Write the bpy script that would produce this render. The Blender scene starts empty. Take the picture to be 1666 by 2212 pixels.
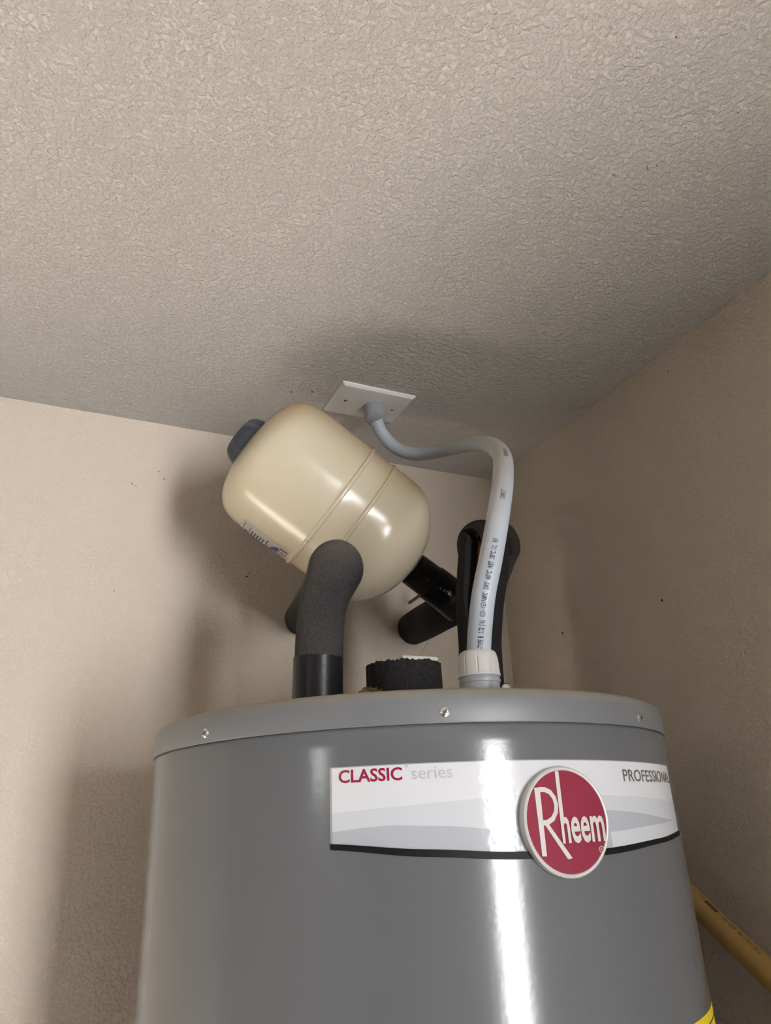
import bpy, bmesh, math, random
from mathutils import Vector, Matrix
random.seed(7)
scene = bpy.context.scene
COL = scene.collection
PI = math.pi

# ------------------------------------------------------------------ camera
# world: camera at the origin, z up, x along the left wall, y towards it
CAM_X = Vector((0.90701382, -0.41900731, -0.04193824))      # image right
CAM_D = Vector((0.12699768, 0.36713660, -0.92145662))       # image down
CAM_F = Vector((0.40149412, 0.83044783, 0.38621093))        # looking direction
cam_data = bpy.data.cameras.new('camera')
cam = bpy.data.objects.new('camera', cam_data)
COL.objects.link(cam)
cam_data.sensor_fit = 'VERTICAL'
cam_data.sensor_height = 24.0
cam_data.lens = 1630.0 / 2212.0 * 24.0
cam_data.clip_start = 0.01
up = -CAM_D
bk = -CAM_F
cam.matrix_world = Matrix(((CAM_X.x, up.x, bk.x, 0), (CAM_X.y, up.y, bk.y, 0), (CAM_X.z, up.z, bk.z, 0), (0, 0, 0, 1)))
scene.camera = cam

# ------------------------------------------------------------------ view + light
scene.view_settings.view_transform = 'Standard'
scene.view_settings.look = 'None'
scene.view_settings.gamma = 1.0
scene.view_settings.use_curve_mapping = False
scene.view_settings.exposure = -0.02
scene.cycles.max_bounces = 6
scene.cycles.diffuse_bounces = 4
scene.cycles.adaptive_threshold = 0.06
scene.cycles.use_denoising = True

world = bpy.data.worlds.new('sky')
scene.world = world
world.use_nodes = True
world.node_tree.nodes['Background'].inputs[0].default_value = (0.75, 0.87, 1.0, 1)
world.node_tree.nodes['Background'].inputs[1].default_value = 1.0

HC = 0.64                 # ceiling
WX, WY = 0.80, 1.1536     # right wall, left wall
ZF = -1.80                # floor
DOOR = (0.76, 1.70, ZF, 0.58)      # open doorway behind the camera, in the plane y = DY
DY = -5.0
WIN = (-1.90, -1.36, 0.29, 0.57)    # window in the far side wall, y range and z range
WXW = -4.0

def area_light(name, loc, rot, sx, sy, power, color):
    d = bpy.data.lights.new(name, 'AREA')
    d.shape = 'RECTANGLE'; d.size = sx; d.size_y = sy
    d.energy = power; d.color = color
    o = bpy.data.objects.new(name, d); COL.objects.link(o)
    o.location = loc; o.rotation_euler = rot
    return o
# daylight through the doorway (points towards +y)
area_light('doorway_daylight', ((DOOR[0] + DOOR[1]) / 2, DY - 0.06, (DOOR[2] + DOOR[3]) / 2), (PI / 2, 0, 0),
           DOOR[1] - DOOR[0], DOOR[3] - DOOR[2], 350.0, (0.99, 0.99, 1.0))
# low afternoon sun through the same doorway; it lands on the left wall, left of the frame and below it
sun_d = bpy.data.lights.new('sun', 'SUN'); sun_d.energy = 122.0; sun_d.angle = math.radians(0.6); sun_d.color = (1.0, 0.97, 0.925)
sun = bpy.data.objects.new('sun', sun_d); COL.objects.link(sun)
sun.rotation_euler = Vector((-1.90, 6.154, -1.03)).to_track_quat('-Z', 'Y').to_euler()
# daylight through the small high window in the side wall (points towards +x)
area_light('window_daylight', (WXW - 0.06, (WIN[0] + WIN[1]) / 2, (WIN[2] + WIN[3]) / 2), (PI / 2, 0, -PI / 2), WIN[1] - WIN[0], WIN[3] - WIN[2], 7.0, (0.97, 1.0, 0.93))

# ------------------------------------------------------------------ helpers
def finish(bm, name, mat, parent=None, smooth=True, angle=40):
    bmesh.ops.recalc_face_normals(bm, faces=bm.faces[:])
    me = bpy.data.meshes.new(name)
    bm.to_mesh(me); bm.free()
    return link(me, name, mat, parent, smooth, angle)

def link(me, name, mat, parent=None, smooth=True, angle=40):
    o = bpy.data.objects.new(name, me)
    COL.objects.link(o)
    if mat is not None and not me.materials:
        me.materials.append(mat)
    if smooth:
        for p in me.polygons: p.use_smooth = True
        try:
            me.set_sharp_from_angle(angle=math.radians(angle))
        except Exception:
            pass
    if parent is not None:
        o.parent = parent
        o.matrix_parent_inverse = parent.matrix_world.inverted()
    return o

def thing(name, label, cat, loc=(0, 0, 0), group=None):
    o = bpy.data.objects.new(name, None)
    o.empty_display_size = 0.05
    COL.objects.link(o)
    o.matrix_world = Matrix.Translation(loc)
    o.location = loc
    o['label'] = label; o['category'] = cat
    if group: o['group'] = group
    return o

def tag(o, label, cat, group=None):
    o['label'] = label; o['category'] = cat
    if group: o['group'] = group
    return o

def frame_of(axis, ref=None):
    z = Vector(axis).normalized()
    if ref is None:
        ref = Vector((0, 0, 1)) if abs(z.z) < 0.9 else Vector((0, 1, 0))
    x = (Vector(ref) - z * z.dot(Vector(ref))).normalized()
    return x, z.cross(x), z

def add_box(bm, x0, x1, y0, y1, z0, z1, bevel=0):
    v = [bm.verts.new((x, y, z)) for x in (x0, x1) for y in (y0, y1) for z in (z0, z1)]
    fs = [(0, 1, 3, 2), (4, 6, 7, 5), (0, 4, 5, 1), (2, 3, 7, 6), (0, 2, 6, 4), (1, 5, 7, 3)]
    faces = [bm.faces.new([v[i] for i in f]) for f in fs]
    if bevel:
        es = list({e for f in faces for e in f.edges})
        bmesh.ops.bevel(bm, geom=es, offset=bevel, segments=3, affect='EDGES', profile=0.5)

def add_lathe(bm, org, axis, prof, seg=64, ref=None, mod=None):
    """prof: list of (s, r) along the axis; mod(s, ang, r) may change the radius"""
    x, y, z = frame_of(axis, ref)
    org = Vector(org)
    rings = []
    for s, r in prof:
        if r < 1e-6:
            rings.append([bm.verts.new(org + z * s)])
            continue
        ring = []
        for k in range(seg):
            a = 2 * PI * k / seg
            rr = mod(s, a, r) if mod else r
            ring.append(bm.verts.new(org + z * s + (x * math.cos(a) + y * math.sin(a)) * rr))
        rings.append(ring)
    for A, B in zip(rings, rings[1:]):
        if len(A) == 1 and len(B) == 1: continue
        for k in range(seg):
            j = (k + 1) % seg
            if len(A) == 1: bm.faces.new((A[0], B[k], B[j]))
            elif len(B) == 1: bm.faces.new((A[k], A[j], B[0]))
            else: bm.faces.new((A[k], A[j], B[j], B[k]))

def catmull(P, n=16):
    P = [Vector(p) for p in P]
    P = [2 * P[0] - P[1]] + P + [2 * P[-1] - P[-2]]
    out = []
    for i in range(1, len(P) - 2):
        a, b, c, d = P[i - 1], P[i], P[i + 1], P[i + 2]
        for k in range(n):
            t = k / n
            out.append(0.5 * ((2 * b) + (c - a) * t + (2 * a - 5 * b + 4 * c - d) * t * t + (-a + 3 * b - 3 * c + d) * t ** 3))
    out.append(P[-2])
    return out

def path_frames(S, ref):
    """rotation-minimising frames along the sampled path"""
    T = []
    for i in range(len(S)):
        a = S[max(i - 1, 0)]; b = S[min(i + 1, len(S) - 1)]
        T.append((b - a).normalized())
    x = (Vector(ref) - T[0] * T[0].dot(Vector(ref))).normalized()
    F = []
    for i, t in enumerate(T):
        x = (x - t * t.dot(x)).normalized()
        F.append((x.copy(), t.cross(x), t))
    return F

def add_tube(bm, S, rad, seg=32, ref=(1, 0, 0), caps=True, wob=None):
    F = path_frames(S, ref)
    L = 0.0; rings = []
    n = len(S)
    for i, (p, (x, y, t)) in enumerate(zip(S, F)):
        if i: L += (S[i] - S[i - 1]).length
        r = rad(L, i / (n - 1)) if callable(rad) else rad
        ring = []
        for k in range(seg):
            a = 2 * PI * k / seg
            rr = r * (1 + (wob(L, a) if wob else 0))
            ring.append(bm.verts.new(p + (x * math.cos(a) + y * math.sin(a)) * rr))
        rings.append(ring)
    for A, B in zip(rings, rings[1:]):
        for k in range(seg):
            j = (k + 1) % seg
            bm.faces.new((A[k], A[j], B[j], B[k]))
    if caps:
        bm.faces.new(rings[0][::-1]); bm.faces.new(rings[-1])

# ------------------------------------------------------------------ materials
def mat_new(name):
    m = bpy.data.materials.new(name); m.use_nodes = True
    nt = m.node_tree
    return m, nt, nt.nodes['Principled BSDF']

def N(nt, typ, **kw):
    n = nt.nodes.new(typ)
    for k, v in kw.items(): setattr(n, k, v)
    return n

def mat_plain(name, col, rough=0.5, metal=0.0, spec=0.5, bump=None, vary=0.0, vscale=30, coat=0.0, dust=None):
    """bump: (noise scale, detail, distance, strength); dust: (colour, amount) settles on upward faces"""
    m, nt, p = mat_new(name)
    p.inputs['Base Color'].default_value = (*col, 1)
    p.inputs['Roughness'].default_value = rough
    p.inputs['Metallic'].default_value = metal
    p.inputs['Specular IOR Level'].default_value = spec
    p.inputs['Coat Weight'].default_value = coat
    tc = N(nt, 'ShaderNodeTexCoord')
    src = None
    if vary:
        nz = N(nt, 'ShaderNodeTexNoise'); nz.inputs['Scale'].default_value = vscale; nz.inputs['Detail'].default_value = 5
        nt.links.new(tc.outputs['Object'], nz.inputs['Vector'])
        mx = N(nt, 'ShaderNodeMix', data_type='RGBA')
        mx.inputs['A'].default_value = (*[c * (1 - vary) for c in col], 1)
        mx.inputs['B'].default_value = (*[min(1, c * (1 + vary)) for c in col], 1)
        nt.links.new(nz.outputs['Fac'], mx.inputs['Factor'])
        src = mx.outputs['Result']
    if dust:
        ge = N(nt, 'ShaderNodeNewGeometry'); sx = N(nt, 'ShaderNodeSeparateXYZ')
        nt.links.new(ge.outputs['Normal'], sx.inputs[0])
        mr = N(nt, 'ShaderNodeMapRange'); mr.inputs['From Min'].default_value = dust[2] if len(dust) > 2 else 0.25
        mr.inputs['From Max'].default_value = 0.95; mr.inputs['To Max'].default_value = dust[1]
        nt.links.new(sx.outputs['Z'], mr.inputs['Value'])
        md = N(nt, 'ShaderNodeMix', data_type='RGBA')
        md.inputs['A'].default_value = (*col, 1); md.inputs['B'].default_value = (*dust[0], 1)
        if src: nt.links.new(src, md.inputs['A'])
        nt.links.new(mr.outputs['Result'], md.inputs['Factor'])
        src = md.outputs['Result']
    if src: nt.links.new(src, p.inputs['Base Color'])
    if bump:
        nz = N(nt, 'ShaderNodeTexNoise'); nz.inputs['Scale'].default_value = bump[0]; nz.inputs['Detail'].default_value = bump[1]
        nt.links.new(tc.outputs['Object'], nz.inputs['Vector'])
        b = N(nt, 'ShaderNodeBump'); b.inputs['Distance'].default_value = bump[2]; b.inputs['Strength'].default_value = bump[3]
        nt.links.new(nz.outputs['Fac'], b.inputs['Height']); nt.links.new(b.outputs['Normal'], p.inputs['Normal'])
    return m

def mat_wall(name, col, scale, dist, strength, ramp=(0.35, 0.65), fine=3.0):
    """painted drywall with sprayed (orange peel / knock-down) relief"""
    m, nt, p = mat_new(name)
    p.inputs['Roughness'].default_value = 0.75
    p.inputs['Specular IOR Level'].default_value = 0.3
    tc = N(nt, 'ShaderNodeTexCoord')
    n1 = N(nt, 'ShaderNodeTexNoise'); n1.inputs['Scale'].default_value = scale; n1.inputs['Detail'].default_value = 5
    n1.inputs['Roughness'].default_value = 0.60; n1.inputs['Distortion'].default_value = 0.0
    nt.links.new(tc.outputs['Object'], n1.inputs['Vector'])
    mr = N(nt, 'ShaderNodeMapRange', interpolation_type='SMOOTHSTEP')
    mr.inputs['From Min'].default_value = ramp[0]; mr.inputs['From Max'].default_value = ramp[1]
    nt.links.new(n1.outputs['Fac'], mr.inputs['Value'])
    n2 = N(nt, 'ShaderNodeTexNoise'); n2.inputs['Scale'].default_value = scale * fine; n2.inputs['Detail'].default_value = 3
    nt.links.new(tc.outputs['Object'], n2.inputs['Vector'])
    ad = N(nt, 'ShaderNodeMath', operation='MULTIPLY_ADD'); ad.inputs[1].default_value = 0.3
    nt.links.new(n2.outputs['Fac'], ad.inputs[0]); nt.links.new(mr.outputs['Result'], ad.inputs[2])
    b = N(nt, 'ShaderNodeBump'); b.inputs['Distance'].default_value = dist; b.inputs['Strength'].default_value = strength
    nt.links.new(ad.outputs[0], b.inputs['Height']); nt.links.new(b.outputs['Normal'], p.inputs['Normal'])
    n3 = N(nt, 'ShaderNodeTexNoise'); n3.inputs['Scale'].default_value = 3; n3.inputs['Detail'].default_value = 4
    nt.links.new(tc.outputs['Object'], n3.inputs['Vector'])
    mx = N(nt, 'ShaderNodeMix', data_type='RGBA')
    mx.inputs['A'].default_value = (*[c * 0.96 for c in col], 1); mx.inputs['B'].default_value = (*[min(1, c * 1.04) for c in col], 1)
    nt.links.new(n3.outputs['Fac'], mx.inputs['Factor']); nt.links.new(mx.outputs['Result'], p.inputs['Base Color'])
    return m

DUST = (0.30, 0.24, 0.17)
M = dict(
    ceiling=mat_wall('ceiling paint', (0.60, 0.583, 0.560), 150, 0.0019, 1.0, (0.37, 0.63)),
    wall=mat_wall('wall paint', (0.60, 0.525, 0.445), 190, 0.0012, 0.8, (0.38, 0.62)),
    concrete=mat_plain('concrete', (0.13, 0.125, 0.12), 0.8, vary=0.15, vscale=6, bump=(60, 5, 0.001, 0.4)),
    enamel=mat_plain('grey enamel', (0.106, 0.113, 0.125), 0.16, spec=0.5, bump=(240, 2, 0.0003, 0.14), coat=0.0),
    lid=mat_plain('grey lid plastic', (0.138, 0.145, 0.156), 0.42, bump=(300, 2, 0.0003, 0.08), dust=(DUST, 0.7, 0.1)),
    white=mat_plain('sticker white', (0.58, 0.595, 0.635), 0.12, bump=(170, 3, 0.0005, 0.28)),
    palegrey=mat_plain('sticker pale grey', (0.50, 0.53, 0.57), 0.12, bump=(170, 3, 0.0005, 0.28)),
    midgrey=mat_plain('sticker mid grey', (0.37, 0.39, 0.435), 0.12, bump=(170, 3, 0.0005, 0.28)),
    edge=mat_plain('sticker clear margin', (0.30, 0.30, 0.32), 0.15),
    blackstrip=mat_plain('black strip', (0.008, 0.007, 0.007), 0.5, spec=0.15, vary=0.5, vscale=400, bump=(300, 3, 0.0006, 0.3)),
    red=mat_plain('badge red', (0.215, 0.006, 0.034), 0.35, bump=(900, 2, 0.0002, 0.1)),
    redink=mat_plain('red ink', (0.27, 0.008, 0.045), 0.25),
    greyink=mat_plain('grey ink', (0.42, 0.42, 0.43), 0.3),
    darkink=mat_plain('dark grey ink', (0.13, 0.125, 0.12), 0.25),
    silver=mat_plain('badge silver', (0.56, 0.55, 0.54), 0.35, metal=0.25),
    yellow=mat_plain('yellow sticker', (0.75, 0.60, 0.02), 0.4),
    ink=mat_plain('black ink', (0.025, 0.025, 0.028), 0.5),
    zinc=mat_plain('zinc screw', (0.72, 0.73, 0.74), 0.22, metal=1.0),
    slot=mat_plain('screw slot', (0.02, 0.02, 0.02), 0.6),
    foam=mat_plain('grey pipe foam', (0.040, 0.039, 0.041), 0.9, spec=0.25, bump=(600, 3, 0.0035, 1.0), vary=0.8, vscale=650, dust=((0.22, 0.195, 0.17), 0.5, -0.3)),
    foamcut=mat_plain('cut foam edge', (0.022, 0.021, 0.022), 0.9, spec=0.3, bump=(420, 3, 0.003, 1.0), vary=0.7, vscale=450),
    foamdark=mat_plain('black pipe foam', (0.014, 0.013, 0.014), 0.85, spec=0.25, bump=(650, 3, 0.0014, 0.8), vary=0.7, vscale=700),
    tape=mat_plain('black tape', (0.010, 0.010, 0.012), 0.3, spec=0.3, bump=(160, 3, 0.0006, 0.3)),
    copper=mat_plain('copper', (0.33, 0.13, 0.06), 0.4, metal=0.8),
    conduit=mat_plain('grey conduit', (0.37, 0.415, 0.475), 0.42, bump=(500, 2, 0.0002, 0.1), dust=((0.36, 0.31, 0.24), 0.75, 0.05)),
    nut=mat_plain('light grey plastic', (0.45, 0.44, 0.435), 0.5, dust=((0.40, 0.36, 0.31), 0.6, 0.1)),
    gland=mat_plain('mid grey plastic', (0.26, 0.275, 0.30), 0.4),
    plate=mat_plain('white plate plastic', (0.66, 0.65, 0.65), 0.35),
    bluecap=mat_plain('blue grey plastic cap', (0.030, 0.037, 0.052), 0.45, dust=((0.16, 0.15, 0.14), 0.5, 0.3)),
    card=mat_plain('pale green card', (0.55, 0.58, 0.53), 0.6),
    tuft=mat_plain('tan fibre', (0.16, 0.115, 0.06), 0.95, vary=0.6, vscale=300, bump=(300, 3, 0.003, 1.0)),
    cpvc=mat_plain('tan plastic pipe', (0.40, 0.255, 0.085), 0.4, vary=0.06, vscale=20),
    blueink=mat_plain('blue ink', (0.03, 0.05, 0.18), 0.3),
    speck=mat_plain('dirt speck', (0.03, 0.022, 0.015), 0.9),
    speckbrown=mat_plain('brown scuff', (0.27, 0.19, 0.12), 0.9),
    specklight=mat_plain('plastic plug', (0.6, 0.58, 0.54), 0.6),
    thread=mat_plain('pale thread', (0.3, 0.28, 0.25), 0.8),
)

def mat_tank():
    """cream enamel with faint rust bloom"""
    m, nt, p = mat_new('cream enamel')
    p.inputs['Roughness'].default_value = 0.21
    tc = N(nt, 'ShaderNodeTexCoord')
    nz = N(nt, 'ShaderNodeTexNoise'); nz.inputs['Scale'].default_value = 14; nz.inputs['Detail'].default_value = 6
    nt.links.new(tc.outputs['Object'], nz.inputs['Vector'])
    mr = N(nt, 'ShaderNodeMapRange', interpolation_type='SMOOTHSTEP')
    mr.inputs['From Min'].default_value = 0.60; mr.inputs['From Max'].default_value = 0.80; mr.inputs['To Max'].default_value = 0.55
    nt.links.new(nz.outputs['Fac'], mr.inputs['Value'])
    mx = N(nt, 'ShaderNodeMix', data_type='RGBA')
    mx.inputs['A'].default_value = (0.53, 0.475, 0.36, 1); mx.inputs['B'].default_value = (0.50, 0.36, 0.16, 1)
    nt.links.new(mr.outputs['Result'], mx.inputs['Factor'])
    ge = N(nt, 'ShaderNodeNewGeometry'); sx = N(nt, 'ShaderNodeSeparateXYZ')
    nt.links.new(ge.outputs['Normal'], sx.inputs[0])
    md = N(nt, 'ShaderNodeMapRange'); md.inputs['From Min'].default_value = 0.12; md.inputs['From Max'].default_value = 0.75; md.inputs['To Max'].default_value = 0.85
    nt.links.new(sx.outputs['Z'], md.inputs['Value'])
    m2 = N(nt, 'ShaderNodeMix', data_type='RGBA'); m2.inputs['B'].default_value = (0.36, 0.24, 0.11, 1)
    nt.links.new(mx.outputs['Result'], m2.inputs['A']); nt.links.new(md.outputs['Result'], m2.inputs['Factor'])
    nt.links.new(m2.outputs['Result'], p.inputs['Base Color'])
    b = N(nt, 'ShaderNodeBump'); b.inputs['Distance'].default_value = 0.0006; b.inputs['Strength'].default_value = 0.12
    n2 = N(nt, 'ShaderNodeTexNoise'); n2.inputs['Scale'].default_value = 120
    nt.links.new(tc.outputs['Object'], n2.inputs['Vector']); nt.links.new(n2.outputs['Fac'], b.inputs['Height'])
    nt.links.new(b.outputs['Normal'], p.inputs['Normal'])
    return m
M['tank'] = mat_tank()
M['foil'] = mat_plain('sticker silver grey', (0.42, 0.43, 0.42), 0.35)
M['rust'] = mat_plain('rust stain', (0.50, 0.36, 0.17), 0.35, vary=0.3, vscale=200)

# ------------------------------------------------------------------ setting
def struct(name, boxes, mat, parent=None):
    bm = bmesh.new()
    for b in boxes: add_box(bm, *b)
    o = finish(bm, name, mat, parent, smooth=False)
    if parent is None: o['kind'] = 'structure'
    return o
T = 0.10
ceiling = struct('ceiling', [(-4.1, 3.3, DY - T, 2.7, HC, HC + T)], M['ceiling'])
wall_left = struct('wall_left', [(-1.8, WX + T, WY, WY + T, ZF, HC)], M['wall'])
wall_right = struct('wall_right', [(WX, WX + T, -1.5, WY, ZF, HC)], M['wall'])
floor = struct('floor', [(-4.1, 3.3, DY - T, 2.7, ZF - T, ZF), (0.06, WX, 0.40, WY, ZF, ZF + 0.45)], M['concrete'])
struct('wall_recess', [(-1.8, -1.7, WY + T, 2.6, ZF, HC), (-4.1, -1.7, 2.6, 2.7, ZF, HC)], M['wall'])
struct('wall_entry', [(-4.1, DOOR[0], DY - T, DY, ZF, HC), (DOOR[1], 3.3, DY - T, DY, ZF, HC), (DOOR[0], DOOR[1], DY - T, DY, DOOR[3], HC), (1.34, 1.40, DY - 0.05, DY - 0.01, ZF, DOOR[3])], M['wall'])
struct('wall_side', [(WXW - T, WXW, DY, WIN[0], ZF, HC), (WXW - T, WXW, WIN[1], 2.6, ZF, HC), (WXW - T, WXW, WIN[0], WIN[1], ZF, WIN[2]), (WXW - T, WXW, WIN[0], WIN[1], WIN[3], HC)], M['wall'])
struct('wall_far_right', [(3.2, 3.3, DY, -1.5, ZF, HC), (WX + T, 3.3, -1.5, -1.4, ZF, HC)], M['wall'])

def speck(parent, loc, nrm, size, mat, stretch=1.0, name='dirt_speck', rot=0.0, thick=0.5):
    size *= 0.75 if name == 'dirt_speck' else 1.0
    bm = bmesh.new()
    x, y, z = frame_of(nrm)
    bmesh.ops.create_icosphere(bm, subdivisions=2, radius=1.0)
    loc = Vector(loc)
    ca, sa = math.cos(rot), math.sin(rot)
    for v in bm.verts:
        j = 1 + 0.25 * math.sin(7 * v.co.x + 3 * v.co.y + rot)
        a, b = v.co.x * stretch * j, v.co.y * j
        a, b = a * ca - b * sa, a * sa + b * ca
        v.co = loc + (x * a + y * b + z * v.co.z * thick) * size
    return finish(bm, name, mat, parent)
NL, NR, NC = (0, -1, 0), (-1, 0, 0), (0, 0, -1)
for p, s, st, mt, r in [((0.302, WY, 0.387), 0.0020, 1.0, 'speck', 0), ((0.305, WY, 0.392), 0.0009, 2.5, 'speckbrown', 1.0),
                        ((0.111, WY, 0.524), 0.0013, 2.5, 'speckbrown', 0.5), ((0.160, WY, 0.540), 0.0014, 2.0, 'speckbrown', 0.8),
                        ((0.150, WY, 0.552), 0.0010, 3.0, 'speckbrown', 2.2), ((0.117, WY, 0.521), 0.0010, 2.0, 'speckbrown', 2.6),
                        ((0.10, WY, 0.345), 0.0009, 2.0, 'speckbrown', 1.2)]:
    speck(wall_left, p, NL, s, M[mt], st, rot=r)
for p, s, st, mt, r in [((WX, 0.997, 0.288), 0.0022, 1.2, 'speck', 0), ((WX, 0.769, 0.281), 0.0021, 1.2, 'speck', 0.6),
                        ((WX, 0.675, 0.604), 0.0016, 1.0, 'speck', 0), ((WX, 0.616, 0.464), 0.0012, 1.0, 'speckbrown', 0),
                        ((WX, 0.92, 0.32), 0.0009, 1.0, 'speckbrown', 0), ((WX, 0.70, 0.12), 0.0010, 1.0, 'speckbrown', 0)]:
    speck(wall_right, p, NR, s, M[mt], st, rot=r)
speck(wall_right, (WX, 0.997, 0.294), NR, 0.0026, M['specklight'], 1.0, 'wall_plug', thick=0.7)
for p, s, st, mt, r in [((0.532, 0.418, HC), 0.0012, 3.2, 'speckbrown', 0.9), ((0.540, 0.412, HC), 0.0009, 3.0, 'speckbrown', 0.9),
                        ((0.568, 0.330, HC), 0.0011, 1.0, 'speck', 0), ((0.452, 0.295, HC), 0.0010, 1.5, 'speck', 0),
                        ((0.349, 0.967, HC), 0.0022, 1.8, 'speckbrown', 0.5), ((0.319, 0.980, HC), 0.0016, 3.2, 'speckbrown', 0.2),
                        ((0.019, 1.051, HC), 0.0016, 1.4, 'speckbrown', 0.4), ((0.505, 0.44, HC), 0.0008, 2.0, 'speck', 0.9)]:
    speck(ceiling, p, NC, s, M[mt], st, rot=r)

# ------------------------------------------------------------------ water heater
AX, AY, R = 0.38483, 0.76765, 0.265
ZB = ZF + 0.45
heater = thing('water_heater', 'tall grey cylindrical water heater with a white banner sticker and screwed lid', 'water heater', (AX, AY, ZB))
bm = bmesh.new()
add_lathe(bm, (AX, AY, 0), (0, 0, 1), [(ZB, 0), (ZB, R - 0.004), (ZB + 0.004, R), (-0.6, R), (-0.2, R), (0.058, R), (0.0690, R), (0.0712, R - 0.0006),
                                        (0.0725, R - 0.0022), (0.074, R - 0.0042), (0.090, R - 0.0042), (0.090, 0)], seg=256)
finish(bm, 'body', M['enamel'], heater, angle=50)
bm = bmesh.new()
RL = R + 0.0008
add_lathe(bm, (AX, AY, 0), (0, 0, 1), [(0.0722, R - 0.0035), (0.0722, RL), (0.0732, RL + 0.0004), (0.0905, RL), (0.0945, RL - 0.0008), (0.0975, RL - 0.003), (0.0992, RL - 0.0065),
                                        (0.0998, RL - 0.011), (0.0990, RL - 0.017), (0.0985, 0.20), (0.0985, 0)], seg=256)
lid = finish(bm, 'lid', M['lid'], heater, angle=50)

def cyl_pt(th, z, off=0.0, rad=R):
    a = math.radians(th)
    return Vector((AX + (rad + off) * math.sin(a), AY - (rad + off) * math.cos(a), z))

def cyl_patch(name, mat, parent, t0, t1, zlo, zhi, off, n=80, nz=1, thick=True):
    """thin curved patch on the heater wall; zlo/zhi are functions of the angle in degrees"""
    bm = bmesh.new()
    lo, hi, li, hi2 = [], [], [], []
    for k in range(n + 1):
        t = t0 + (t1 - t0) * k / n
        a, b = zlo(t), zhi(t)
        lo.append(bm.verts.new(cyl_pt(t, a, off))); hi.append(bm.verts.new(cyl_pt(t, b, off)))
        li.append(bm.verts.new(cyl_pt(t, a, 0.00002))); hi2.append(bm.verts.new(cyl_pt(t, b, 0.00002)))
    for k in range(n):
        bm.faces.new((lo[k], lo[k + 1], hi[k + 1], hi[k]))
        bm.faces.new((li[k], lo[k], lo[k + 1], li[k + 1]) if False else (li[k], li[k + 1], lo[k + 1], lo[k]))
        bm.faces.new((hi[k], hi[k + 1], hi2[k + 1], hi2[k]))
    bm.faces.new((li[0], lo[0], hi[0], hi2[0])); bm.faces.new((lo[-1], li[-1], hi2[-1], hi[-1]))
    return finish(bm, name, mat, parent, angle=30)

def interp(tab):
    def fn(t):
        if t <= tab[0][0]: return tab[0][1]
        for (a, va), (b, vb) in zip(tab, tab[1:]):
            if t <= b:
                u = (t - a) / (b - a); u = u * u * (3 - 2 * u) * 0.4 + u * 0.6
                return va + (vb - va) * u
        return tab[-1][1]
    return fn

Z_TOP = interp([(-39.6, 0.0440), (-8, 0.0440), (37.6, 0.0425)])
Z_BOT = interp([(-39.6, -0.0090), (-25, -0.0150), (-11, -0.0195), (0, -0.0212), (8, -0.0212), (25, -0.0170), (37.6, -0.0128)])
Z_BLK = interp([(-39.6, -0.0130), (-25, -0.0200), (-11, -0.0247), (0, -0.0260), (8, -0.0258), (25, -0.0208), (37.6, -0.0166)])
label = cyl_patch('label_sticker', M['white'], heater, -39.3, 37.3, Z_BOT, lambda t: Z_TOP(t) - 0.0007, 0.0004)
label['label'] = 'white and grey glossy banner sticker'
cyl_patch('clear_margin', M['edge'], label, -39.65, 37.65, Z_BOT, Z_TOP, 0.00025)
S1 = interp([(-39.3, 0.0120), (-28, 0.0145), (-21, 0.0162), (-9, 0.0190), (0, 0.0190), (15, 0.0160), (37.3, 0.0110)])
S2 = interp([(-39.3, -0.0010), (-34, 0.0010), (-30, 0.0018), (-21, -0.0004), (-11, -0.0050), (0, -0.0085), (9, -0.0100), (24, -0.0065), (37.3, -0.0030)])
S3 = interp([(-39.3, -0.0012), (9, 0.0060), (15, 0.0040), (31, -0.0032), (37.3, -0.0040)])
cyl_patch('pale_swoosh', M['palegrey'], label, -39.3, 37.3, S2, S1, 0.0005)
cyl_patch('grey_swoosh', M['midgrey'], label, -39.3, 9.0, Z_BOT, S2, 0.0005)
cyl_patch('grey_swoosh', M['midgrey'], label, 2.0, 37.3, S2, lambda t: max(S2(t) + 0.0001, S3(t) - 0.0005 * 0), 0.00056)
cyl_patch('pale_swoosh', M['palegrey'], label, 9.0, 37.3, Z_BOT, S2, 0.0005)
blk = cyl_patch('black_strip', M['blackstrip'], heater, -39.6, 37.6, Z_BLK, Z_BOT, 0.0012)
blk['label'] = 'black strip under the banner'

def text_mesh(txt, size=1.0, bold=0.0, xs=1.0, align='LEFT', space=1.0):
    c = bpy.data.curves.new('lettering', 'FONT')
    c.body = txt; c.size = size; c.offset = bold; c.align_x = align; c.resolution_u = 3; c.space_character = space
    o = bpy.data.objects.new('lettering', c); COL.objects.link(o)
    dg = bpy.context.evaluated_depsgraph_get()
    me = bpy.data.meshes.new_from_object(o.evaluated_get(dg))
    bpy.data.objects.remove(o); bpy.data.curves.remove(c)
    for v in me.vertices: v.co.x *= xs
    me.materials.clear()
    return me

def fit_text(txt, w, h, bold=0.0, space=1.0, ref_h=None):
    """lettering scaled to width w; capital height h (or ref string's height)"""
    me = text_mesh(txt, 1.0, bold, space=space)
    xs = [v.co.x for v in me.vertices]
    x0, x1 = min(xs), max(xs)
    cap = text_mesh(ref_h or 'H', 1.0, bold)
    ys = [v.co.y for v in cap.vertices]; y0, y1 = min(ys), max(ys)
    bpy.data.meshes.remove(cap)
    for v in me.vertices:
        v.co.x = (v.co.x - x0) / (x1 - x0) * w
        v.co.y = (v.co.y - y0) / (y1 - y0) * h
    return me

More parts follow.
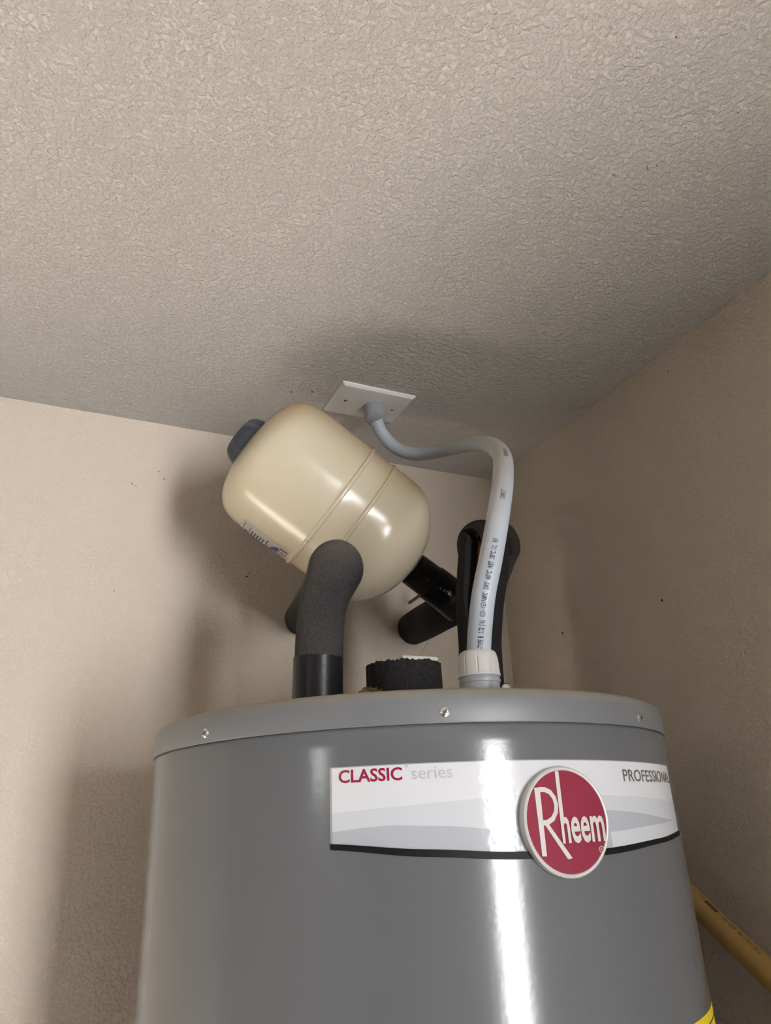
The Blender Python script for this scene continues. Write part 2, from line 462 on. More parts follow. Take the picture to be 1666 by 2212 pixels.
def heater_text(txt, t0, t1, z0, h, mat, bold=0.0, off=0.0007, ref_h=None, parent=label):
    me = fit_text(txt, math.radians(t1 - t0) * R, h, bold, ref_h=ref_h)
    for v in me.vertices:
        v.co = cyl_pt(t0 + math.degrees(v.co.x / R), z0 + v.co.y, off)
    return link(me, 'lettering', mat, parent, smooth=False)
heater_text('CLASSIC', -38.1, -27.7, 0.0324, 0.0092, M['redink'], 0.02)
heater_text('TM', -27.4, -26.7, 0.0410, 0.0017, M['greyink'])
heater_text('series', -26.2, -19.6, 0.0326, 0.0092, M['greyink'])
heater_text('PROFESSIONAL', 14.6, 36.8, 0.0272, 0.0092, M['darkink'], 0.01)

# round badge: flat plastic disc on the front of the banner
BX, BZ, BY = AX - 0.0043, -0.0007, AY - 0.2692
badge = None
bm = bmesh.new()
add_lathe(bm, (BX, BY, BZ), (0, -1, 0), [(-0.0065, 0), (-0.0065, 0.0385), (-0.001, 0.0392), (0.0004, 0.0388), (0.0010, 0.0378), (0.0008, 0.0366), (0.0002, 0.0362), (0.0002, 0)], seg=128)
badge = finish(bm, 'badge', M['silver'], heater)
badge['label'] = 'round crimson badge with a silver rim'
bm = bmesh.new()
add_lathe(bm, (BX, BY, BZ), (0, -1, 0), [(0.0001, 0), (0.0001, 0.0361), (0.0006, 0.0360), (0.0006, 0)], seg=128)
finish(bm, 'red_field', M['red'], badge)

def badge_poly(bm, pts, off=0.0011):
    f = [bm.verts.new((BX + x / 1000, BY - off, BZ + z / 1000)) for x, z in pts]
    g = [bm.verts.new((BX + x / 1000, BY - 0.0005, BZ + z / 1000)) for x, z in pts]
    bm.faces.new(f)
    for k in range(len(f)):
        j = (k + 1) % len(f)
        bm.faces.new((f[k], g[k], g[j], f[j]))

def badge_stroke(bm, pts, w0, w1=None, off=0.0011):
    """a pen stroke of given width along a polyline, in badge millimetres"""
    w1 = w0 if w1 is None else w1
    n = len(pts); Lp, Rp = [], []
    for i, (x, z) in enumerate(pts):
        a = pts[max(i - 1, 0)]; b = pts[min(i + 1, n - 1)]
        dx, dz = b[0] - a[0], b[1] - a[1]; l = math.hypot(dx, dz)
        w = (w0 + (w1 - w0) * i / (n - 1)) / 2
        Lp.append((x - dz / l * w, z + dx / l * w)); Rp.append((x + dz / l * w, z - dx / l * w))
    for i in range(n - 1):
        badge_poly(bm, [Lp[i], Lp[i + 1], Rp[i + 1], Rp[i]], off)
bm = bmesh.new()
badge_poly(bm, [(-27.2, 23.8), (-22.2, 24.2), (-22.6, -23.0), (-26.6, -22.8)])
badge_stroke(bm, [(-23, 22.6), (-18, 22.5), (-13.5, 20.6), (-10.2, 16.6), (-9.0, 11.5), (-10.0, 6.5), (-13.5, 2.0), (-18.5, -0.4), (-23, -0.6)], 3.6, off=0.00118)
badge_poly(bm, [(-22.5, -0.2), (-18.5, -0.6), (0.0, -25.4), (-4.2, -25.9)], 0.00126)
finish(bm, 'letter_r', M['silver'], badge, smooth=False)
bm = bmesh.new()
badge_poly(bm, [(-6.6, 35.4), (-3.2, 35.5), (-3.4, 0.5), (-6.8, 0.5)])
finish(bm, 'letter_stroke', M['silver'], badge, smooth=False)
me = fit_text('neem', 40.5, 17.8, 0.022, space=1.0, ref_h='x')
for v in me.vertices:
    v.co = Vector((BX + (v.co.x - 7.0) / 1000, BY - 0.00125, BZ + (v.co.y - 15.2) / 1000))
link(me, 'lettering', M['silver'], badge, smooth=False)
me = fit_text('R', 1.6, 1.8)
for v in me.vertices: v.co = Vector((BX + (v.co.x + 27.2) / 1000, BY - 0.0011, BZ + (v.co.y - 21.6) / 1000))
link(me, 'lettering', M['silver'], badge, smooth=False)
bm = bmesh.new()
badge_stroke(bm, [(28.0 + 2.1 * math.cos(k * PI / 12), -20.7 + 2.1 * math.sin(k * PI / 12)) for k in range(25)], 0.5)
finish(bm, 'registered_ring', M['silver'], badge, smooth=False)

# yellow sticker low on the right
ylab = cyl_patch('yellow_sticker', M['yellow'], heater, 20, 62, lambda t: -0.34, lambda t: -0.149, 0.0004)
cyl_patch('printed_line', M['ink'], ylab, 21, 61, lambda t: -0.1575, lambda t: -0.1565, 0.0006)

def screw(name, loc, nrm, r, parent, turn=0.3, h=0.45):
    bm = bmesh.new()
    add_lathe(bm, loc, nrm, [(-0.002, 0), (-0.002, r), (0.0, r), (r * h * 0.45, r * 0.93), (r * h * 0.8, r * 0.65), (r * h, r * 0.3), (r * h * 1.02, 0)], seg=32)
    s = finish(bm, name, M['zinc'], parent)
    x, y, z = frame_of(nrm)
    bm = bmesh.new()
    for q in (0, PI / 2):
        a = turn + q
        d = x * math.cos(a) + y * math.sin(a); e = z.cross(d)
        c = Vector(loc) + z * (r * h * 1.03)
        c0 = [c + d * (sx * r * 0.5) + e * (sy * r * 0.10) for sx, sy in ((-1, -1), (1, -1), (1, 1), (-1, 1))]
        top = [bm.verts.new(p) for p in c0]; bot = [bm.verts.new(p - z * r * 0.35) for p in c0]
        bm.faces.new(top)
        for k in range(4): bm.faces.new((top[k], bot[k], bot[(k + 1) % 4], top[(k + 1) % 4]))
    finish(bm, 'cross_slot', M['slot'], s, smooth=False)
    return s
for k, th in enumerate((-66.2, -20.1, 24.0, 69.0)):
    a = math.radians(th)
    screw('screw', cyl_pt(th, 0.0803, 0.0, RL), (math.sin(a), -math.cos(a), 0), 0.0042, heater, 0.4 + k * 0.7)
screw('screw', (0.3595, 0.5285, 0.1012), (0, 0, 1), 0.0046, heater, 0.4, h=1.1)

# ------------------------------------------------------------------ foam collar on the middle of the lid
collar = thing('foam_collar', 'short black cut foam collar standing on the middle of the grey lid', 'pipe insulation', (AX, AY, 0.099))
rnd = random.Random(3)
bm = bmesh.new()
top = 0.1685
nseg = 120
jit = [rnd.uniform(-0.0016, 0.0016) for _ in range(nseg)]
jir = [rnd.uniform(-0.0009, 0.0009) for _ in range(nseg)]
outer_b = []; outer_t = []; inner_t = []; inner_b = []
for k in range(nseg):
    a = 2 * PI * k / nseg; c, s = math.cos(a), math.sin(a)
    ro, ri = 0.0425 + jir[k], 0.024
    outer_b.append(bm.verts.new((AX + c * ro, AY + s * ro, 0.0987)))
    outer_t.append(bm.verts.new((AX + c * (ro - 0.0005), AY + s * (ro - 0.0005), top + jit[k])))
    inner_t.append(bm.verts.new((AX + c * ri, AY + s * ri, top + jit[-k] * 1.2)))
    inner_b.append(bm.verts.new((AX + c * ri, AY + s * ri, 0.0987)))
for k in range(nseg):
    j = (k + 1) % nseg
    bm.faces.new((outer_b[k], outer_b[j], outer_t[j], outer_t[k])); bm.faces.new((outer_t[k], outer_t[j], inner_t[j], inner_t[k]))
    bm.faces.new((inner_t[k], inner_t[j], inner_b[j], inner_b[k])); bm.faces.new((inner_b[k], inner_b[j], outer_b[j], outer_b[k]))
finish(bm, 'foam_sleeve', M['foamcut'], collar, angle=60)
bm = bmesh.new()
add_lathe(bm, (AX, AY, 0), (0, 0, 1), [(0.0987, 0), (0.0987, 0.022), (0.150, 0.022), (0.153, 0.019), (0.153, 0)], seg=6)
finish(bm, 'hex_plug', M['zinc'], collar, smooth=False)
bm = bmesh.new()
add_box(bm, 0.3925, 0.4395, 0.784, 0.8005, 0.1690, 0.1855, 0.0006)
card = tag(finish(bm, 'card_strip', M['card'], None, smooth=False), 'pale greenish card strip peeking out on top of the short foam collar', 'card')

# tan fibre tuft beside the collar
bm = bmesh.new()
bmesh.ops.create_icosphere(bm, subdivisions=4, radius=1.0)
for v in bm.verts:
    p = v.co.copy()
    n = 1 + 0.22 * math.sin(9 * p.x + 4 * p.y) * math.cos(7 * p.z + 3 * p.x) + 0.10 * math.sin(23 * p.y + 17 * p.x)
    v.co = Vector((0.326 + p.x * 0.017 * n, 0.735 + p.y * 0.02 * n, 0.1165 + max(p.z, -0.93) * 0.019 * n))
tag(finish(bm, 'insulation_tuft', M['tuft']), 'small tan tuft of fibre insulation on the lid between pipe and foam collar', 'insulation')

# ------------------------------------------------------------------ left insulated pipe
lp = thing('insulated_pipe', 'grey foam covered pipe left of the collar, bending back into the wall', 'pipe', (0.285, 0.768, 0.099))
LP = catmull([(0.2815, 0.7680, 0.0990), (0.2815, 0.7670, 0.150), (0.2828, 0.7640, 0.200), (0.2868, 0.7580, 0.236), (0.2940, 0.7530, 0.2590),
              (0.3010, 0.7580, 0.2740), (0.3080, 0.7850, 0.2820), (0.3280, 0.8700, 0.2890), (0.3560, 0.9900, 0.3020), (0.3930, WY - 0.001, 0.3220)], 14)
def lrad(L, u):
    return 0.0260 + 0.0055 * math.exp(-((L - 0.185) / 0.035) ** 2)
bm = bmesh.new()
add_tube(bm, LP, lrad, 48, wob=lambda L, a: 0.012 * math.sin(3 * a + L * 40))
finish(bm, 'foam_sleeve', M['foam'], lp)
bm = bmesh.new()
k1 = [p for p in LP if p.z < 0.1745 and p.y < 0.77]
add_tube(bm, k1, 0.0272, 48, wob=lambda L, a: 0.004 * math.sin(L * 1800) + 0.006 * math.sin(2 * a))
tp = finish(bm, 'tape_wrap', M['tape'], lp)
tp['label'] = 'shiny black tape wrap at the base'

# ------------------------------------------------------------------ right insulated pipe with tee
rp = thing('insulated_pipe', 'black taped foam pipe behind the grey conduit, with a tee to the tank', 'pipe', (0.485, 0.768, 0.099))
RP = [(0.4870, 0.7680, 0.0990), (0.4880, 0.7680, 0.150), (0.4900, 0.7680, 0.200), (0.4950, 0.7680, 0.250), (0.5030, 0.7665, 0.295), (0.5110, 0.7720, 0.326),
      (0.5200, 0.7900, 0.3400), (0.5330, 0.8120, 0.3300), (0.5450, 0.8400, 0.3120), (0.5500, 0.8720, 0.3020), (0.5500, 0.9050, 0.2960), (0.5640, 0.9800, 0.3020), (0.5820, 1.0650, 0.3110), (0.6000, WY - 0.001, 0.3200)]
RPS = catmull(RP, 12)
# copper inside
bm = bmesh.new(); add_tube(bm, RPS, 0.0115, 24)
cop = finish(bm, 'copper_pipe', M['copper'], rp)
cop['label'] = 'brown copper showing in the slit'
# split foam sleeve round the riser: a slit faces the camera above z = 0.2
def split_tube(bm, S, r_out, r_in, gap, seg=40, ref=(1, 0, 0)):
    F = path_frames(S, ref)
    rows = []
    L = 0
    for i, (p, (x, y, t)) in enumerate(zip(S, F)):
        if i: L += (S[i] - S[i - 1]).length
        g, mid = gap(p)
        ro = r_out(p) if callable(r_out) else r_out
        row = []
        to_cam = Vector((-p.x, -p.y, -p.z)).normalized()
        base = math.atan2(to_cam.dot(y), to_cam.dot(x)) + mid
        for k in range(seg + 1):
            a = base + g / 2 + (2 * PI - g) * k / seg
            d = x * math.cos(a) + y * math.sin(a)
            row.append((bm.verts.new(p + d * ro), bm.verts.new(p + d * r_in)))
        rows.append(row)
    for A, B in zip(rows, rows[1:]):
        for k in range(seg):
            bm.faces.new((A[k][0], A[k + 1][0], B[k + 1][0], B[k][0]))
            bm.faces.new((A[k][1], B[k][1], B[k + 1][1], A[k + 1][1]))
        bm.faces.new((A[0][0], B[0][0], B[0][1], A[0][1]))
        bm.faces.new((A[-1][0], A[-1][1], B[-1][1], B[-1][0]))
    for Rw in (rows[0], rows[-1]):
        for k in range(seg):
            bm.faces.new((Rw[k][0], Rw[k][1], Rw[k + 1][1], Rw[k + 1][0]))
riser = [p for p in RPS if p.y < 0.80 and p.z < 0.3455]
def gap(p):
    u = max(0.0, min(1.0, (p.z - 0.205) / 0.05)); v = max(0.0, min(1.0, (0.338 - p.z) / 0.02))
    return (0.03 + 0.62 * u * v, -0.45)
bm = bmesh.new()
split_tube(bm, riser, lambda p: 0.0258 + 0.0062 * max(0.0, min(1.0, (p.z - 0.20) / 0.09)), 0.0135, gap)
finish(bm, 'foam_sleeve', M['foamdark'], rp)
# horizontal run to the wall
bm = bmesh.new()
run = [p for p in RPS if p.y > 0.90]
add_tube(bm, run, lambda L, u: 0.0282, 40, wob=lambda L, a: 0.02 * math.sin(2 * a + L * 30))
finish(bm, 'foam_sleeve', M['foamdark'], rp)
# tape over the hidden bend
bm = bmesh.new()
add_tube(bm, [p for p in RPS if p.y > 0.80 and p.y < 0.925], lambda L, u: 0.0270, 40, wob=lambda L, a: 0.03 * math.sin(3 * a + L * 50))
finish(bm, 'tape_wrap', M['tape'], rp)
# loose tape standing off the top of the sleeve
FO = catmull([(0.5043, 0.785, 0.3532), (0.5102, 0.785, 0.3698), (0.5352, 0.785, 0.3744), (0.5640, 0.785, 0.3730), (0.5770, 0.785, 0.3570), (0.5780, 0.785, 0.3370), (0.5680, 0.785, 0.3184), (0.5472, 0.785, 0.2799)], 6)
FI = catmull([(0.4890, 0.752, 0.3300), (0.4960, 0.752, 0.3400), (0.5110, 0.752, 0.3440), (0.5270, 0.752, 0.3420), (0.5330, 0.752, 0.3300), (0.5335, 0.752, 0.3151), (0.5280, 0.752, 0.2990), (0.5150, 0.752, 0.2662)], 6)
bm = bmesh.new()
rows = []
for a, b in zip(FO, FI):
    n = Vector((a.x - 0.528, 0, a.z - 0.325)).normalized() * 0.0008
    rows.append([bm.verts.new(a), bm.verts.new(a.lerp(b, 0.5) + n * 2), bm.verts.new(b), bm.verts.new(b - n), bm.verts.new(a.lerp(b, 0.5)), bm.verts.new(a - n)])
for A, B in zip(rows, rows[1:]):
    for k in range(6): bm.faces.new((A[k], A[(k + 1) % 6], B[(k + 1) % 6], B[k]))
bm.faces.new(rows[0]); bm.faces.new(rows[-1])
finish(bm, 'tape_flap', M['tape'], rp)
# tee + branch to expansion tank
TEE = Vector((0.548, 0.905, 0.293))
TC = Vector((0.3484, 0.9101, 0.4255))
TAX = (TC - TEE).normalized()
bm = bmesh.new()
add_lathe(bm, TEE, TAX, [(-0.005, 0), (-0.005, 0.0270), (0.030, 0.0268), (0.052, 0.0265), (0.0535, 0.0250), (0.0835, 0.0248), (0.0845, 0.0232), (0.0845, 0)], seg=48,
          mod=lambda s, a, r: r * (1 + 0.018 * math.sin(3 * a + s * 90)))
br = finish(bm, 'tape_wrap', M['tape'], rp)
br['label'] = 'black taped branch under the cream tank'
# pale scuffs on the taped branch
sv = (-(TEE + TAX * 0.05)).normalized()
sxv = (sv - TAX * TAX.dot(sv)).normalized(); syv = TAX.cross(sxv)
bm = bmesh.new()
for s0, a0, ln, wd in ((0.020, 0.06, 0.004, 0.10), (0.0255, 0.02, 0.0035, 0.13), (0.0305, 0.06, 0.0025, 0.10), (0.0345, 0.01, 0.002, 0.14), (0.0405, -0.02, 0.0015, 0.16), (0.0450, -0.10, 0.001, 0.10), (0.062, -0.05, 0.002, 0.05)):
    q = []
    for ss, aa in ((s0, a0), (s0 + ln, a0 + 0.05), (s0 + ln * 0.8, a0 + wd), (s0 + ln * 0.1, a0 + wd * 0.8)):
        rr = (0.0274 if ss < 0.052 else 0.0258) + 0.0003
        q.append(bm.verts.new(TEE + TAX * ss + (sxv * math.cos(aa) + syv * math.sin(aa)) * rr))
    bm.faces.new(q)
finish(bm, 'scuff_marks', M['foil'], br, smooth=False)

# thread of cobweb on the wall run
bm = bmesh.new()
TH = catmull([(0.560, 1.020, 0.287), (0.572, 1.040, 0.2835), (0.586, 1.075, 0.2780), (0.596, 1.120, 0.2690), (0.600, WY - 0.002, 0.2600)], 8)
add_tube(bm, TH, 0.0003, 6)
finish(bm, 'thread', M['thread'], rp)

# nail in the wall behind the tee
bm = bmesh.new()
add_lathe(bm, (0.597, WY, 0.367), (-0.12, -1, -0.03), [(-0.003, 0), (-0.003, 0.0028), (0.060, 0.0028), (0.060, 0.005), (0.063, 0.0045), (0.063, 0)], seg=24)
tag(finish(bm, 'wall_nail', M['speckbrown']), 'thin brownish nail sticking out of the wall under the taped tank branch', 'nail')

# ------------------------------------------------------------------ expansion tank
tank = thing('expansion_tank', 'cream enamelled expansion tank tilted under the ceiling plate', 'expansion tank', TEE + TAX * 0.1)
S0 = (TC - TEE).length
prof = [(-0.1530, 0.0), (-0.1525, 0.0150), (-0.1500, 0.0320), (-0.1460, 0.0460), (-0.1390, 0.0595), (-0.1290, 0.0730), (-0.1170, 0.0850), (-0.1040, 0.0930), (-0.0880, 0.0975), (-0.0700, 0.0985), (-0.0490, 0.0985),
        (-0.0475, 0.0990), (-0.0460, 0.1000), (-0.0435, 0.1000), (-0.0420, 0.0985), (-0.0410, 0.0975), (-0.0120, 0.0977), (-0.0105, 0.0990), (-0.0090, 0.1008), (-0.0060, 0.1010), (-0.0042, 0.0995), (-0.0030, 0.0985), (0.0200, 0.0988), (0.0600, 0.0988), (0.0820, 0.0980), (0.0960, 0.0960),
        (0.1080, 0.0910), (0.1175, 0.0825), (0.1240, 0.0720), (0.1290, 0.0590), (0.1322, 0.0440), (0.1340, 0.0280), (0.1348, 0.0120), (0.1350, 0.0)]
# smooth the profile a little
def dense(prof, n=3):
    P = catmull([(a, b, 0) for a, b in prof], n)
    return [(p.x, max(p.y, 0.0)) for p in P]
bm = bmesh.new()
add_lathe(bm, TC, TAX, dense(prof), seg=128)
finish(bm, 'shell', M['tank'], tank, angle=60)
bm = bmesh.new()
add_lathe(bm, TC, TAX, [(0.124, 0), (0.124, 0.0375), (0.138, 0.0355), (0.146, 0.0325), (0.152, 0.027), (0.1545, 0.020), (0.155, 0)], seg=96,
          mod=lambda s, a, r: r * (1 + 0.045 * math.cos(8 * a)) if s < 0.153 else r)
cp = finish(bm, 'valve_cap', M['bluecap'], tank)
cp['label'] = 'dark blue grey plastic cap'
bm = bmesh.new()
add_lathe(bm, TC, TAX, [(-0.1575, 0), (-0.1575, 0.0135), (-0.148, 0.0135), (-0.148, 0)], seg=6)
finish(bm, 'hex_nipple', M['zinc'], tank, smooth=False)
# sticker
view = (-TC).normalized()
tx = (view - TAX * TAX.dot(view)).normalized()     # points at the camera
ty = TAX.cross(tx)
if ty.z > 0: ty = -ty                               # the lower side
def tank_pt(s, a, off):
    r = 0.0975 if s > 0.085 else 0.1
    for (s0, r0), (s1, r1) in zip(prof, prof[1:]):
        if s0 <= s <= s1 and s1 > s0: r = r0 + (r1 - r0) * (s - s0) / (s1 - s0)
    d = tx * math.cos(a) + ty * math.sin(a)
    return TC + TAX * s + d * (r + off)
def tank_patch(name, mat, parent, s0, s1, a0, a1, off, shape=None, n=14):
    bm = bmesh.new(); g = []
    for i in range(n + 1):
        row = []
        for j in range(n + 1):
            u, v = i / n, j / n
            if shape: u, v = shape(u, v)
            row.append(bm.verts.new(tank_pt(s0 + (s1 - s0) * u, math.radians(a0 + (a1 - a0) * v), off)))
        g.append(row)
    for i in range(n):
        for j in range(n):
            bm.faces.new((g[i][j], g[i + 1][j], g[i + 1][j + 1], g[i][j + 1]))
    return finish(bm, name, mat, parent)
st = tank_patch('sticker', M['foil'], tank, 0.0005, 0.074, 57, 128, 0.0004)
st['label'] = 'silver grey sticker with blue and red print'
for s in (0.054, 0.0495, 0.045, 0.0405, 0.036):
    tank_patch('printed_line', M['ink'], st, s, s + 0.0022, 66, 88, 0.0007, n=4)
for s in (0.0310, 0.0280): tank_patch('printed_line', M['ink'], st, s, s + 0.0016, 62 if s > 0.03 else 72, 86, 0.0007, n=4)
tank_patch('printed_line', M['ink'], st, 0.062, 0.0665, 74, 80, 0.0007, n=4)
tank_patch('printed_line', M['ink'], st, 0.0595, 0.0605, 62, 84, 0.0007, n=4)
tank_patch('printed_line', M['ink'], st, 0.0695, 0.0703, 60, 84, 0.0007, n=4)
tank_patch('blue_emblem', M['blueink'], st, 0.0135, 0.0255, 62, 96, 0.0007, shape=lambda u, v: (u, 0.5 + (v - 0.5) * math.sqrt(max(0.0, 1 - u * u))))
tank_patch('blue_emblem', M['palegrey'], st, 0.0145, 0.0185, 74, 84, 0.0010, n=4)
for a in ((0.0115, 0.0122, 60, 100), (0.0012, 0.0019, 62, 100), (0.0012, 0.0122, 60, 61.5)):
    tank_patch('red_border', M['redink'], st, *a, 0.0007, n=6)
for k in range(5): tank_patch('printed_line', M['ink'], st, 0.0035, 0.0095, 65 + k * 5, 66.5 + k * 5, 0.0007, n=3)
# rust stains
def blob(u, v):
    x, y = 2 * u - 1, 2 * v - 1
    m = max(abs(x), abs(y)); l = math.hypot(x, y) or 1
    k = m / l * (0.85 + 0.15 * math.sin(4 * math.atan2(y, x)))
    return 0.5 + 0.5 * x * k, 0.5 + 0.5 * y * k
tank_patch('rust_stain', M['rust'], tank, -0.121, -0.107, 33, 42, 0.0003, blob)
tank_patch('rust_stain', M['rust'], tank, -0.0095, -0.0060, 31.5, 34.5, 0.0003, blob, n=6)

# ------------------------------------------------------------------ ceiling plate
PX, PY = 0.4455, 0.9650
plate = thing('cover_plate', 'white rectangular cover plate screwed to the ceiling beside the cream tank', 'cover plate', (PX, PY, HC))
bm = bmesh.new()
hw, hh = 0.0625, 0.0445
ringv = []
for z, ins in ((HC, 0.0), (HC - 0.0025, 0.0), (HC - 0.0055, 0.0035), (HC - 0.0062, 0.0065)):
    ringv.append([bm.verts.new((PX + sx * (hw - ins), PY + sy * (hh - ins), z)) for sx, sy in ((-1, -1), (1, -1), (1, 1), (-1, 1))])
for A, B in zip(ringv, ringv[1:]):
    for k in range(4): bm.faces.new((A[k], A[(k + 1) % 4], B[(k + 1) % 4], B[k]))
bm.faces.new(ringv[0]); bm.faces.new(ringv[-1])
finish(bm, 'plate', M['plate'], plate, angle=15)
for sx in (-1, 1):
    s = screw('screw', (PX + sx * 0.0415, PY - 0.001, HC - 0.0060), (0, 0, -1), 0.0032, plate, 0.6)

# ------------------------------------------------------------------ conduit
con = thing('conduit', 'grey flexible electrical conduit curving from the heater lid to the ceiling plate', 'conduit', (0.3575, 0.566, 0.099))
CPTS = [(0.3575, 0.5660, 0.1000), (0.3574, 0.5648, 0.1333), (0.3542, 0.5446, 0.1800), (0.3646, 0.5391, 0.2225), (0.3819, 0.5438, 0.2721), (0.4081, 0.5685, 0.3212),
        (0.4413, 0.6131, 0.3720), (0.4804, 0.6879, 0.4295), (0.5067, 0.7627, 0.4742), (0.5227, 0.8358, 0.5076), (0.5185, 0.8897, 0.5255), (0.5030, 0.9279, 0.5372),
        (0.4835, 0.9522, 0.5571), (0.4652, 0.9610, 0.5831), (0.4511, 0.9535, 0.6009)]
CS = catmull(CPTS, 16)
CR = 0.01065
bm = bmesh.new(); add_tube(bm, CS, CR, 40, ref=(1, 0, 0))
tube = finish(bm, 'flexible_tube', M['conduit'], con)
CF = path_frames(CS, (1, 0, 0))
CL = [0.0]
for a, b in zip(CS, CS[1:]): CL.append(CL[-1] + (b - a).length)
def con_pt(s, ang, off):
    i = 0
    while i < len(CL) - 2 and CL[i + 1] < s: i += 1
    u = (s - CL[i]) / (CL[i + 1] - CL[i])
    p = CS[i].lerp(CS[i + 1], u)
    x = CF[i][0].lerp(CF[i + 1][0], u).normalized(); y = CF[i][1].lerp(CF[i + 1][1], u).normalized()
    return p + (x * math.cos(ang) + y * math.sin(ang)) * (CR + off)
tc = (-CS[20]).normalized()
ANG0 = math.atan2(tc.dot(CF[20][1]), tc.dot(CF[20][0])) + 0.10
def con_text(txt, s0, s1, h, ang=ANG0, bold=0.0):
    me = fit_text(txt, s1 - s0, h, bold)
    for v in me.vertices:
        v.co = con_pt(s0 + v.co.x, ang - (v.co.y - h / 2) / CR, 0.00022)
    return link(me, 'lettering', M['ink'], tube, smooth=False)
for t, a, b in (('T-TYPE', 0.0425, 0.0535), ('B', 0.0550, 0.0568), ('1/2', 0.0593, 0.0640), ('(16)', 0.0655, 0.0700), ('NMPC', 0.0848, 0.0912), ('DRY', 0.0942, 0.1000), ('60°C', 0.1023, 0.1098),
                ('WET', 0.1114, 0.1182), ('70°C', 0.1206, 0.1284), ('OIL', 0.1300, 0.1345), ('RES', 0.1372, 0.1412), ('DIRECT', 0.1856, 0.1990), ('SEALPROOF', 0.2760, 0.3080)):
    con_text(t, a, b, 0.0046 if a < 0.2 else 0.0042, bold=0.02 if a < 0.13 else 0.0)
for s in (0.0752, 0.0818):
    bm = bmesh.new()
    for r0, r1 in ((0.0023, 0.0019),):
        n = 20
        o1 = [bm.verts.new(con_pt(s + r0 * math.cos(2 * PI * k / n), ANG0 + r0 * math.sin(2 * PI * k / n) / CR, 0.00022)) for k in range(n)]
        i1 = [bm.verts.new(con_pt(s + r1 * math.cos(2 * PI * k / n), ANG0 + r1 * math.sin(2 * PI * k / n) / CR, 0.00022)) for k in range(n)]
        for k in range(n): bm.faces.new((o1[k], o1[(k + 1) % n], i1[(k + 1) % n], i1[k]))
    finish(bm, 'listing_mark', M['ink'], tube, smooth=False)
con_text('UL', 0.0740, 0.0764, 0.0022); con_text('c', 0.0811, 0.0825, 0.0032, bold=0.03); con_text('-', 0.0778, 0.0790, 0.004)
for s in (0.2500, 0.2570):
    con_text('.', s, s + 0.0016, 0.0080)
con_text('E/L-K-41', 0.738, 0.783, 0.0032, ang=ANG0 + 0.55, bold=0.02)

# compression nut at the lid
zn = 0.0
bm = bmesh.new()
def nutmod(s, a, r):
    if 0.1195 < s < 0.1345:
        w = (a * 10 / (2 * PI)) % 1.0
        return r - (0.0007 if w < 0.10 else 0.0)
    return r
PB = Vector((0.3575, 0.5660, 0.0))
add_lathe(bm, PB, (0, 0, 1), [(0.1178, 0.0125), (0.1178, 0.0184), (0.1192, 0.0186), (0.1200, 0.0182), (0.1215, 0.0181), (0.1260, 0.0179), (0.1300, 0.0177), (0.1335, 0.0173), (0.1350, 0.0170), (0.1378, 0.0163), (0.1395, 0.0152), (0.1405, 0.0135), (0.1407, 0.0104)],
          seg=160, mod=nutmod)
finish(bm, 'compression_nut', M['nut'], con, angle=35)
bm = bmesh.new()
add_lathe(bm, PB, (0, 0, 1), [(0.0985, 0), (0.0985, 0.0170), (0.1120, 0.0170), (0.1125, 0.0178), (0.1150, 0.0180), (0.1158, 0.0174), (0.1180, 0.0172), (0.1180, 0)], seg=80)
finish(bm, 'connector_body', M['gland'], con, angle=35)
# connector at the ceiling plate
e0 = Vector((0.4560, 0.9690, HC - 0.006)); e1 = CS[-1]
ea = (e1 - e0); el = ea.length
bm = bmesh.new()
add_lathe(bm, e0 - ea.normalized() * 0.004, ea, [(0, 0), (0, 0.0175), (0.0085, 0.0178), (0.0090, 0.0170), (0.0098, 0.0170), (0.0103, 0.0182), (0.016, 0.0182), (0.026, 0.0174), (0.034, 0.0160), (0.0375, 0.0145), (0.0385, 0.0128), (0.0385, 0.0)], seg=80)
finish(bm, 'compression_nut', M['gland'], con, angle=35)

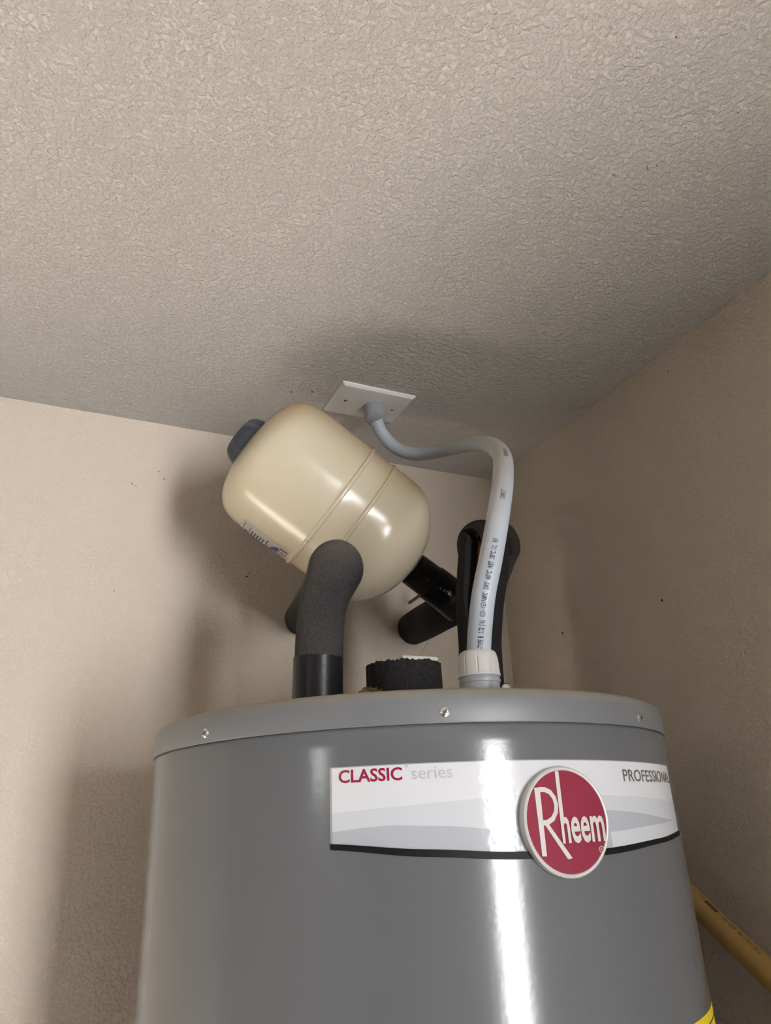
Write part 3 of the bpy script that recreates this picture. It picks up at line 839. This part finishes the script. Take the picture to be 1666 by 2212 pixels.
# ------------------------------------------------------------------ tan plastic drain pipe, lower right
dp = thing('drain_pipe', 'tan printed plastic pipe sloping down beside the right side of the heater', 'pipe', (0.77, 0.60, ZF + 0.02))
RD = 0.0142
DP = [Vector((0.770, WY - 0.001, 0.171)), Vector((0.770, 1.0, 0.0610)), Vector((0.770, 0.880, -0.0255)), Vector((0.770, 0.7795, -0.0982)), Vector((0.770, 0.6875, -0.1646)),
      Vector((0.770, 0.62, -0.213)), Vector((0.770, 0.585, -0.26)), Vector((0.770, 0.58, -0.32)), Vector((0.770, 0.58, -0.8)), Vector((0.770, 0.58, ZF + 0.001))]
bm = bmesh.new()
add_tube(bm, catmull(DP, 8), RD, 40)
pipe = finish(bm, 'plastic_tube', M['cpvc'], dp)
d0, d1 = Vector((0.770, 0.7795, -0.0982)), Vector((0.770, 0.6875, -0.1646))
dd = (d1 - d0).normalized()
dx = (-d0 - dd * dd.dot(-d0)).normalized(); dy = dd.cross(dx)
if dy.z < 0: dy = -dy
def pipe_text(txt, s0, s1, h, a0):
    me = fit_text(txt, s1 - s0, h, 0.0)
    for v in me.vertices:
        s = s1 - v.co.x
        a = a0 - (v.co.y - h / 2) / RD
        v.co = d0 + dd * s + (dx * math.cos(a) + dy * math.sin(a)) * (RD + 0.00025)
    link(me, 'lettering', M['ink'], pipe, smooth=False)
pipe_text('43', 0.043, 0.049, 0.0035, 0.75); pipe_text('EX7', 0.052, 0.061, 0.0035, 0.75)
pipe_text('48', 0.066, 0.072, 0.0035, 0.75); pipe_text('12-', 0.075, 0.084, 0.0035, 0.75); pipe_text('112', 0.088, 0.096, 0.0035, 0.75)
pipe_text('---', 0.004, 0.012, 0.004, 0.75)
bm = bmesh.new()
for k in range(11):
    s = 0.016 + k * 0.0017
    w = 0.0009 if k % 3 else 0.0013
    q = []
    for ss, aa in ((s, 0.60), (s + w, 0.60), (s + w, 0.95), (s, 0.95)):
        q.append(bm.verts.new(d0 + dd * ss + (dx * math.cos(aa) + dy * math.sin(aa)) * (RD + 0.0004)))
    bm.faces.new(q)
finish(bm, 'printed_code', M['ink'], pipe, smooth=False)
